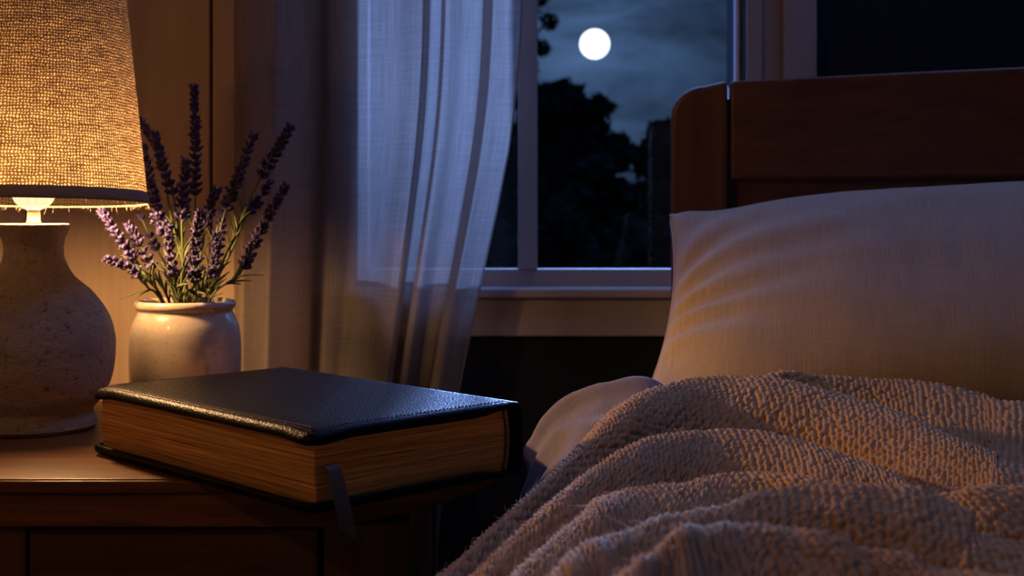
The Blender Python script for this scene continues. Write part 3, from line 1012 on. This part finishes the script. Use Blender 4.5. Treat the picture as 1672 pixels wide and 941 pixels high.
def cover(name, flip):
    rings = [(.03, 0), (.0085, 0), (.0072, -.0003), (.0066, -.0009), (.006, -.0004), (.0046, -.0004), (.003, -.0012), (.0014, -.0028), (.0003, -.0052), (0, -.0074), (.0006, -.0092), (.0018, -.0102), (.0032, -.0098),
             (.0044, -.0078), (.0058, -.0052), (.0085, -.0042), (.03, -.0042)]
    V, Fc = [], []
    n = None
    for (ins, z) in rings:
        c = contour(ins)
        n = len(c)
        for (x, y) in c:
            cd = math.hypot(max(0, .03 - x), max(0, .03 - y)) if (x < .03 and y < .03) else 0
            cd2 = math.hypot(max(0, .03 - x), max(0, .03 - (BL - y))) if (x < .03 and BL - y < .03) else 0
            k = max(0, max(cd, cd2) - .018) / .016
            sp_ = max(0, 1 - (BW - .0075 - x) / .03)
            zz_ = z * .80 * (1 - .5 * sp_) - .0022 * min(1, k) ** 1.5 * (0 if flip else 1)
            V.append((x, y, BH + zz_ if not flip else -zz_))
    for i in range(len(rings) - 1):
        for j in range(n - 1):
            q = (i * n + j, i * n + j + 1, (i + 1) * n + j + 1, (i + 1) * n + j)
            Fc.append(q)
    Fc.append(tuple(range(n)))
    Fc.append(tuple((len(rings) - 1) * n + j for j in range(n - 1, -1, -1)))
    b = MB(); b.add(V, Fc)
    o = b.build(name, M['leather'], book, smooth=True, xf=BX)
    # stitching
    st = MB()
    c = np.array(contour(.0102))
    d_ = np.concatenate([[0], np.cumsum(np.hypot(*np.diff(c, axis=0).T))])
    N = int(d_[-1] / .0036)
    for k in range(N):
        a0, a1 = k * .0036, k * .0036 + .0024
        p = [(np.interp(a_, d_, c[:, 0]), np.interp(a_, d_, c[:, 1])) for a_ in (a0, (a0 + a1) / 2, a1)]
        if flip:
            continue
        hz = [BH - .0001, BH + .00035, BH - .0001]
        st.tube([(p[i][0], p[i][1], hz[i]) for i in range(3)], .00032, 4, cap=False)
    if not flip:
        st.build('stitching', M['thread'], o, smooth=True, xf=BX)
    return o


cover('front_cover', False)
cover('back_cover', True)
# spine: a rounded leather strip joining the covers
outer, inner = [], []
for q in np.linspace(-PI / 2, PI / 2, 25):
    cx_ = BW - .0085
    e = .42
    xx = cx_ + .0125 * abs(math.cos(q)) ** e
    zz_ = BH / 2 + (BH / 2) * math.copysign(abs(math.sin(q)) ** .62, math.sin(q))
    outer.append((xx, zz_))
    inner.append((cx_ + .0088 * abs(math.cos(q)) ** e, BH / 2 + (BH / 2 - .0030) * math.copysign(abs(math.sin(q)) ** .62, math.sin(q))))
outer = [(BW - .013, .0008)] + outer + [(BW - .013, BH - .0008)]
inner = [(BW - .013, .0030)] + inner + [(BW - .013, BH - .0030)]
V, Fc = [], []
n = len(outer)
ends = [.0008, .0, .0006, BL - .0006, BL, BL - .0008]
for yy, use in ((.0025, 'i'), (.0006, 'm'), (.0, 'o2'), (.0022, 'o'), (BL - .0022, 'o'), (BL, 'o2'), (BL - .0006, 'm'), (BL - .0025, 'i')):
    for (o_, i_) in zip(outer, inner):
        k = {'i': 1.0, 'm': .75, 'o2': .3, 'o': 0.0}[use]
        V.append((o_[0] + (i_[0] - o_[0]) * k, yy, o_[1] + (i_[1] - o_[1]) * k))
nr = 8
for i in range(nr):
    for j in range(n - 1):
        a_, c_ = i * n, ((i + 1) % nr) * n
        Fc.append((a_ + j, a_ + j + 1, c_ + j + 1, c_ + j))
b = MB(); b.add(V, Fc)
spine = b.build('spine', M['leather'], book, smooth=True, xf=BX)
# pages
PX0, PX1, PY0 = .0068, BW - .0125, .0062
prof = []
for k in range(13):
    f = k / 12
    prof.append((PX0 + .0016 * (1 - math.sin(PI * f)) - .0008 * (f - .5) + .0006, .0042 + f * (BH - .0084)))
for k in range(13):
    f = 1 - k / 12
    prof.append((PX1 + .0030 * math.sin(PI * f), .0042 + f * (BH - .0084)))
b = MB(); b.prism(prof, PY0, BL - PY0)
pg = b.build('page_block', M['gilt'], book, xf=BX, bevel=0.0006, segs=1)
b = MB()
for yy in (PY0 - .0008, BL - PY0 + .0008):
    b = MB()
    pts = []
    for k in range(25):
        f = k / 24
        pts.append((PX1 + .0012 + .0030 * math.sin(PI * f) + .0004 * math.sin(k * 2.9), yy, .0045 + f * (BH - .009)))
    b.tube(pts, .0016, 8)
    b.build('headband', M['headband'], pg, smooth=True, xf=BX)
# ribbon bookmark: comes out between the pages, bends over the lip and hangs
Nw = BX.inverted()


def hit(px, py, yoff):
    """point of the book's plane y = yoff that is seen at a photo pixel (book coordinates)"""
    o_ = Nw @ Vector((0, 0, HC)); d_ = (Nw.to_3x3() @ Vector(((px - CX) / F, 1, -(py - HY) / F)))
    t_ = (yoff - o_.y) / d_.y
    return o_ + d_ * t_


rows = [((526, 761), (548, 757), PY0 + .012), ((527, 761), (549, 757), PY0 - .0006), ((533, 765), (553, 759.5), PY0 - .0042), ((536, 773), (557.5, 769), PY0 - .0066), ((540, 795), (564, 791), PY0 - .0085),
        ((546, 823), (570, 818), PY0 - .0090), ((551, 845), (575, 840), PY0 - .0090), ((554.5, 858), (579, 860), PY0 - .0086), ((557, 866.5), (583, 883), PY0 - .0084)]
A_, B_ = [], []
for (pa, pb, yo) in rows:
    A_.append(tuple(hit(*pa, yo))); B_.append(tuple(hit(*pb, yo)))
A_, B_ = catmull(np.array(A_), 40), catmull(np.array(B_), 40)
nz_ = np.array([0, -.00035, 0.0])
V = np.concatenate([A_, B_, A_ + nz_, B_ + nz_])
Fc = []
for i in range(39):
    Fc += [(i, i + 1, 41 + i, 40 + i), (80 + i, 120 + i, 121 + i, 81 + i), (i, 80 + i, 81 + i, i + 1), (40 + i, 41 + i, 121 + i, 120 + i)]
Fc += [(39, 79 + 0, 159, 119), (0, 80, 120, 40)]
b = MB(); b.add(V, Fc); b.build('ribbon_bookmark', M['ribbon'], book, smooth=False, xf=BX)

# ------------------------------------------------------------------ bed
ROT = -math.radians(12)
HD = 1.50
hx = (1095 - CX) * HD / F
HB = Matrix.Translation((hx, HD, 0)) @ Matrix.Rotation(ROT, 4, 'Z')       # local x along the headboard, y towards the wall
bed = empty('bed', (hx + .6, .9, 0), 'bed with a dark walnut panelled headboard, right of the window', 'bed')
k = HD / F


def hz(py):
    return HC - (py - HY) * k


pw = (1186 - 1095) * k / math.cos(ROT) * .985
ztop = hz(133)
hb_poly = [(0, 0)]
rr = .040
hb_poly += [(.0, ztop - .012 - rr * 1.0)] + [(rr - rr * math.cos(q), ztop - .006 - rr * .9 + rr * .9 * math.sin(q)) for q in np.linspace(0.15, PI / 2, 9)] + [(pw, ztop), (pw, 0)]
b = MB(); b.prism(hb_poly, -.002, .05)
hbd = b.build('headboard_post', M['bed_wood_z'], bed, bevel=0.006, segs=3, xf=HB)
wid = 1.30
b = MB(); b.prism([(wid - x, z) for x, z in hb_poly[::-1]], -.002, .05)
b.build('headboard_post', M['bed_wood_z'], bed, bevel=0.006, segs=3, xf=HB)
zr0 = hz(294)
n = 24
tp_ = [(pw + .003 + (wid - 2 * pw - .006) * i / n, ztop - .001 + .012 * math.sin(PI * i / n)) for i in range(n + 1)]
b = MB(); b.prism(tp_ + [(wid - pw - .003, zr0), (pw + .003, zr0)], .0, .045)
b.build('top_rail', M['bed_wood_x'], bed, bevel=0.004, segs=3, xf=HB)
b = MB(); b.box(pw + .012, wid - pw - .012, .018, .036, .25, zr0 + .004); b.box(pw - .002, pw + .014, .024, .036, .2, ztop - .02); b.box(wid - pw - .014, wid - pw + .002, .024, .036, .2, ztop - .02)
b.build('headboard_panel', M['bed_wood_x'], bed, xf=HB)
b = MB(); b.box(.02, .05, -1.98, -.002, .2, .36); b.box(wid - .05, wid - .02, -1.98, -.002, .2, .36); b.box(.02, wid - .02, -2.0, -1.97, .2, .36)
b.box(.05, wid - .05, -1.97, -.004, .22, .30)
b.build('bed_frame', M['bed_wood_x'], bed, bevel=.004, xf=HB)
for lx_ in (.02, wid - .08):
    b = MB(); b.box(lx_, lx_ + .06, -2.0, -1.94, 0, .22); b.build('leg', M['bed_wood_z'], bed, bevel=.004, xf=HB)
b = MB(); b.box(.03, wid - .03, -1.95, -.006, .301, .545)
b.build('mattress', M['pillow'], bed, bevel=.03, segs=4, xf=HB)

# quilt: sections across the bed from the head end to the foot end, each from the bed's middle over the left edge and down
secs = [
    (1.205, [(1.3, .560), (.7, .55), (.30, .555), (.19, .585), (.135, .618), (.095, .610), (.066, .597), (.045, .580), (.029, .558), (.019, .530), (.015, .46), (.015, .34), (.016, .22)]),
    (1.17, [(1.3, .566), (.7, .55), (.30, .560), (.19, .600), (.131, .6430), (.088, .6375), (.062, .6255), (.041, .6105), (.0235, .592), (.013, .570), (.007, .50), (.006, .36), (.006, .22)]),
    (1.115, [(1.3, .566), (.7, .552), (.30, .552), (.19, .570), (.128, .628), (.084, .620), (.057, .606), (.037, .587), (.021, .565), (.010, .54), (.004, .48), (.002, .36), (.002, .22)]),
    (1.05, [(1.3, .566), (.7, .582), (.30, .552), (.17, .562), (.110, .592), (.072, .600), (.046, .594), (.029, .574), (.015, .548), (.005, .52), (.0, .46), (-.002, .36), (-.002, .22)]),
    (.95, [(1.3, .566), (.7, .576), (.25, .550), (.12, .556), (.07, .568), (.038, .574), (.016, .570), (.003, .55), (-.009, .522), (-.015, .49), (-.019, .44), (-.021, .34), (-.021, .22)]),
    (.84, [(1.3, .564), (.7, .568), (.25, .552), (.08, .555), (.02, .558), (-.01, .556), (-.028, .543), (-.042, .52), (-.05, .49), (-.055, .46), (-.058, .42), (-.06, .32), (-.06, .22)]),
    (.70, [(1.3, .562), (.7, .564), (.2, .564), (.03, .558), (-.03, .552), (-.062, .544), (-.082, .53), (-.094, .508), (-.10, .48), (-.104, .45), (-.107, .41), (-.11, .32), (-.11, .22)]),
    (.50, [(1.3, .562), (.7, .562), (.2, .562), (.0, .556), (-.06, .552), (-.10, .544), (-.125, .53), (-.138, .508), (-.145, .48), (-.15, .45), (-.152, .41), (-.155, .32), (-.155, .22)]),
    (.10, [(1.2, .562), (.6, .562), (.1, .562), (-.08, .556), (-.14, .552), (-.18, .544), (-.205, .53), (-.218, .508), (-.225, .48), (-.23, .45), (-.232, .41), (-.235, .32), (-.235, .22)]),
    (-.42, [(1.1, .56), (.5, .56), (0, .56), (-.16, .556), (-.22, .552), (-.27, .544), (-.30, .53), (-.315, .508), (-.325, .48), (-.33, .45), (-.332, .41), (-.335, .32), (-.335, .22)]),
]
arr = np.array([[(x, d, z) for x, z in pts] for d, pts in secs])
NQ, MQ = 240, 260
q1 = catmull(arr, NQ)
qv = catmull(q1.transpose(1, 0, 2), MQ).transpose(1, 0, 2)          # (NQ along bed, MQ across)


def normals(G):
    du = np.gradient(G, axis=0); dv = np.gradient(G, axis=1)
    N_ = np.cross(du, dv)
    return N_ / (np.linalg.norm(N_, axis=-1, keepdims=True) + 1e-12)


def arcs(G):
    a = np.linalg.norm(np.diff(G, axis=0), axis=-1); b_ = np.linalg.norm(np.diff(G, axis=1), axis=-1)
    U = np.concatenate([np.zeros((1, G.shape[1])), np.cumsum(a, 0)]); V_ = np.concatenate([np.zeros((G.shape[0], 1)), np.cumsum(b_, 1)], 1)
    return np.stack([V_, U], -1)


Nq = normals(qv)
if Nq[NQ // 2, 10, 2] < 0:
    Nq = -Nq
uvq = arcs(qv)
side = np.clip((np.linspace(0, 12, MQ) - 3.2) / 2.0, 0, 1)[None] * np.clip((12.4 - np.linspace(0, 12, MQ)) / 5, .25, 1)[None]
ph = uvq[:, :, 1] * 95 + 30 * (uvq[:, :, 0] - uvq[:, :1, 0]) * .55 + 2.5 * vnoise((NQ, MQ), (7, 5), 8)
wr = (np.sin(ph) * .5 + .5) ** 2 * .0105 + vnoise((NQ, MQ), (26, 9), 9) * .0024 + vnoise((NQ, MQ), (50, 24), 10) * .0008
qv = qv + Nq * (wr * side - .0015)[..., None]
quilt = empty('quilt', (.4, .5, .56), 'mauve grey linen quilt spread over the bed and hanging down its left side', 'quilt')
mesh('quilt_cover', qv.reshape(-1, 3), grid_faces(NQ, MQ), M['quilt'], quilt, True, uvq.reshape(-1, 2))
sm = MB(); sm.tube([tuple(p) for p in qv[::3, -1]], .004, 6); sm.build('hem', M['quilt'], quilt, smooth=True)

# pillow leaning on the headboard
plc = Vector(P3(1094, 352, 1.42))
axr = Vector((math.cos(ROT), math.sin(ROT), .045)).normalized()
up = Vector((-.060, -.225, -.190))
axu = -up.normalized()
axn = axr.cross(axu).normalized()
if axn.y > 0:
    axn = -axn
PWID, PHT = .66, .305
cen = plc + axr * PWID / 2 - axu * PHT / 2
NP_ = 150
uu_, vv_ = np.meshgrid(np.linspace(-1, 1, int(NP_ * 1.8)), np.linspace(-1, 1, NP_), indexing='ij')
# edges bow inwards between the pointed corners
wx_ = PWID / 2 * uu_ * (1 - .055 * (1 - vv_ ** 2) * np.abs(uu_) ** 2)
hy_ = PHT / 2 * vv_ * (1 - .05 * (1 - uu_ ** 2) * np.abs(vv_) ** 2)
fall = (np.clip(1 - np.abs(uu_) ** 2.6, 0, 1) ** .62) * (np.clip(1 - np.abs(vv_) ** 2.4, 0, 1) ** .55)
thick = .085 * fall
edge = 1 - np.abs(uu_)
rad = np.arctan2(vv_ + .15, edge + .42)
wrk = np.sin(rad * 17 + 1.5 * vnoise(uu_.shape, (5, 5), 12)) * np.exp(-edge * 4.2) * np.clip(edge * 14, 0, 1) * .0058
wrk += vnoise(uu_.shape, (10, 8), 13) * .0022 * fall + vnoise(uu_.shape, (40, 6), 14) * .0007 * fall
pil = empty('pillow', tuple(cen), 'large beige linen pillow leaning against the headboard', 'pillow')
vs, fs, uvp = [], [], []
shape = uu_.shape
for sg in (1, -1):
    G = np.array(cen)[None, None] + wx_[..., None] * np.array(axr) + hy_[..., None] * np.array(axu) + (sg * (thick * (1 if sg > 0 else .7) + (wrk if sg > 0 else 0)))[..., None] * np.array(axn)
    vs.append(G.reshape(-1, 3))
    fs.append(grid_faces(*shape) + (0 if sg > 0 else shape[0] * shape[1]))
    uvp.append(np.stack([wx_, hy_], -1).reshape(-1, 2))
fs[1] = fs[1][:, ::-1]
mesh('pillowcase', np.concatenate(vs), np.concatenate(fs), M['pillow'], pil, True, np.concatenate(uvp))
sm = MB()
ring = []
G0 = np.array(cen)[None, None] + wx_[..., None] * np.array(axr) + hy_[..., None] * np.array(axu)
ring = list(G0[0, ::6]) + list(G0[::8, -1]) + list(G0[-1, ::-6]) + list(G0[::-8, 0])
sm.tube([tuple(p) for p in ring], .0016, 6)
sm.build('seam_piping', M['pillow'], pil, smooth=True)

# ------------------------------------------------------------------ knitted blanket, heaped in folds
A = [(620, 1020, .68), (735, 928, .76), (830, 843, .83), (900, 776, .89), (985, 692, .97), (1060, 641, 1.03), (1140, 615, 1.07), (1235, 613, 1.075), (1321, 630, 1.055), (1430, 663, 1.01), (1545, 709, .94), (1620, 737, .90), (1690, 764, .87)]
A2 = [None] * 7 + [(1262, 616, 1.12), (1332, 618, 1.125), (1415, 621, 1.12), (1489, 626, 1.11), (1590, 643, 1.09), (1690, 664, 1.06)]
Bc = [(690, 1030, .64), (775, 941, .72), (850, 868, .78), (925, 800, .84), (1000, 748, .90), (1072, 717, .945), (1120, 709, .955), (1176, 706, .96), (1255, 713, .95), (1340, 736, .92), (1440, 776, .87), (1540, 830, .80), (1650, 868, .74)]
Cc = [(760, 1040, .60), (830, 941, .68), (890, 890, .72), (945, 850, .76), (1000, 812, .80), (1060, 792, .825), (1110, 783, .835), (1170, 778, .84), (1240, 778, .835), (1320, 790, .81), (1430, 812, .78), (1545, 815, .76), (1690, 811, .75)]
Dc = [(850, 1040, .545), (895, 955, .59), (940, 905, .62), (985, 875, .65), (1053, 853, .67), (1120, 838, .68), (1180, 826, .69), (1250, 804, .70), (1322, 794, .705), (1390, 796, .70), (1490, 811, .69), (1580, 842, .67), (1690, 890, .64)]
Ec = [(960, 1060, .50), (1000, 985, .53), (1030, 940, .545), (1060, 910, .555), (1090, 888, .565), (1120, 872, .575), (1150, 864, .58), (1200, 859, .58), (1260, 860, .58), (1325, 868, .575), (1400, 884, .565), (1480, 907, .55), (1600, 955, .53)]


def C3(L):
    return np.array([P3(*p) for p in L])


A3, B3, C3_, D3, E3 = C3(A), C3(Bc), C3(Cc), C3(Dc), C3(Ec)
A23 = np.zeros_like(A3)
for i in range(13):
    A23[i] = P3(*A2[i]) if A2[i] else A3[i] + np.array([-.004, .022, -.026 - .004 * min(i, 3)])


def valley(Pa, Pb, dep, mix=.5):
    v = Pa * (1 - mix) + Pb * mix
    v[:, 2] = np.minimum(Pa[:, 2], Pb[:, 2]) - np.asarray(dep)
    return v


st = np.linspace(0, 1, 13)
back = A23 + np.array([0, .014, -.030])
back[:7] = A23[:7] + np.array([-.002, .010, -.026])
back[:, 2] += .008
back2 = back + np.array([0, .012, -.006])
v1 = valley(A23, A3, np.where(st < .5, -.010, .030), .45)
v1[:7] = (A23[:7] + A3[:7]) / 2 + np.array([0, 0, .005])
v2 = valley(A3, B3, np.interp(st, [0, .3, .55, .8, 1], [.010, .018, .042, .054, .05]), .80)
v3 = valley(B3, C3_, np.interp(st, [0, .3, .55, 1], [.008, .018, .038, .04]), .72)
v4 = valley(C3_, D3, np.interp(st, [0, .3, .55, 1], [.010, .020, .042, .042]), .66)
v5 = valley(D3, E3, np.interp(st, [0, .3, .55, 1], [.010, .015, .026, .026]), .60)
e1 = E3 + np.array([0, -.06, -.0185]); e2 = E3 + np.array([0, -.16, -.050]); e3 = E3 + np.array([-.02, -.34, -.05])
h1 = A3 * .55 + v2 * .45 + np.array([0, -.008, .013])          # fuller shoulders so the folds read as rolls
h2 = B3 * .55 + v3 * .45 + np.array([0, -.006, .010])
h3 = C3_ * .55 + v4 * .45 + np.array([0, -.006, .010])
h4 = D3 * .55 + v5 * .45 + np.array([0, -.008, .010])
chain = np.array([back2, back, A23, v1, A3, h1, v2, B3, h2, v3, C3_, h3, v4, D3, h4, v5, E3, e1, e2, e3])        # (20, 13, 3)
ext = chain[:, -1:] + np.array([[[.22, -.02, -.01]]])
ext2 = chain[:, -1:] + np.array([[[.55, -.03, -.02]]])
chain = np.concatenate([chain, ext, ext2], 1)
chain[:, :, 2] = np.maximum(chain[:, :, 2], .572)
MB_, NB_ = 900, 1120
g1 = catmull(chain, MB_)
# uneven spacing along the blanket so that stitches keep their size
gl = catmull(g1.transpose(1, 0, 2), 2400)
dl = np.linalg.norm(np.diff(gl, axis=0), axis=-1).mean(1)
cum = np.concatenate([[0], np.cumsum(dl)])
cut = cum[int(2399 * 12 / 14)]
tgt = np.concatenate([np.linspace(0, cut, NB_ - 120, endpoint=False), np.linspace(cut, cum[-1], 120)])
ii = np.clip(np.searchsorted(cum, tgt) - 1, 0, 2398)
ff = ((tgt - cum[ii]) / dl[ii])[:, None, None]
gb = (gl[ii] * (1 - ff) + gl[ii + 1] * ff).transpose(1, 0, 2)
gl2 = gb
dl = np.linalg.norm(np.diff(gl2, axis=0), axis=-1).mean(1)
cum = np.concatenate([[0], np.cumsum(dl)])
tgt = np.linspace(0, cum[-1], MB_)
ii = np.clip(np.searchsorted(cum, tgt) - 1, 0, MB_ - 2)
ff = ((tgt - cum[ii]) / dl[ii])[:, None, None]
gb = gl2[ii] * (1 - ff) + gl2[ii + 1] * ff
Nb = normals(gb)
if np.median(Nb[..., 2]) < 0:
    Nb = -Nb
gb = gb + Nb * (vnoise((MB_, NB_), (14, 10), 31) * .0035 + vnoise((MB_, NB_), (34, 28), 32) * .0010)[..., None]
def smooth(a_, k, ax):
    a_ = np.moveaxis(a_, ax, 0)
    p_ = np.concatenate([np.repeat(a_[:1], k, 0), a_, np.repeat(a_[-1:], k, 0)])
    c_ = np.cumsum(np.concatenate([np.zeros_like(p_[:1]), p_]), 0)
    return np.moveaxis((c_[2 * k + 1:] - c_[:-2 * k - 1]) / (2 * k + 1), 0, ax)


uvb = arcs(gb)
uvb[..., 0] -= uvb[:, 430:431, 0]
uvb[..., 0] = smooth(smooth(uvb[..., 0], 70, 0), 70, 0)
uvb[..., 1] = smooth(smooth(uvb[..., 1], 60, 1), 60, 1)
# knit: rows of slanted loops set in alternating columns, worked into the surface
SW, SHT = .0052, .0056
xs_ = uvb[..., 0] / SW + .10 * vnoise((MB_, NB_), (40, 40), 33)
ys_ = uvb[..., 1] / SHT + .10 * vnoise((MB_, NB_), (40, 40), 34)
tab = np.random.default_rng(40).uniform(-1, 1, (4, 512, 512))
loop = np.zeros((MB_, NB_))
ci = np.floor(xs_).astype(int)
for di in (-1, 0, 1):
    col = ci + di
    yo = ys_ + .5 * (col % 2)
    cj0 = np.floor(yo).astype(int)
    for dj in (-1, 0, 1):
        row = cj0 + dj
        t0, t1, t2, t3 = (tab[q_][col % 512, row % 512] for q_ in range(4))
        px_ = xs_ - (col + .5 + .2 * t0)
        py_ = yo - (row + .5 + .2 * t1)
        an_ = np.where(col % 2 == 0, .6, -.6) + .35 * t2
        qa = (px_ * np.cos(an_) + py_ * np.sin(an_)) / .55
        qb = (-px_ * np.sin(an_) + py_ * np.cos(an_)) / .62
        loop = np.maximum(loop, np.sqrt(np.clip(1 - qa * qa - qb * qb, 0, 1)) * (1 + .18 * t3))
gb = gb + Nb * ((loop - .5) * .0030)[..., None]
blk = empty('knitted_blanket', (.3, .8, .6), 'oatmeal wool knitted throw blanket heaped in folds over the bed', 'blanket')
mesh('knit_cloth', gb.reshape(-1, 3), grid_faces(MB_, NB_), M['knit'], blk, True, uvb.reshape(-1, 2))
fz = MB()
rr_ = np.random.default_rng(77)
for k in range(6500):
    i, j = int(rr_.uniform(20, MB_ * .80)), int(rr_.uniform(5, NB_ - 125))
    p = Vector(gb[i, j]); n_ = Vector(Nb[i, j])
    t_ = Vector(rr_.normal(0, 1, 3)); t_ = (t_ - n_ * t_.dot(n_)).normalized()
    L = rr_.uniform(.002, .0052) * (2.0 if rr_.uniform() < .05 else 1)
    d_ = (n_ * rr_.uniform(.15, .7) + t_).normalized()
    e = Vector(rr_.normal(0, .35, 3)) * L
    fz.tube([p - n_ * .0003, p + d_ * L * .4 + n_ * L * .12, p + d_ * L * .75 + e * .5, p + d_ * L + e - n_ * L * .2], [.0002, .00018, .00015, .00008], 3, cap=False)
tag(fz.build('loose_fibres', M['wool_fibre'], blk, smooth=True), kind='stuff')
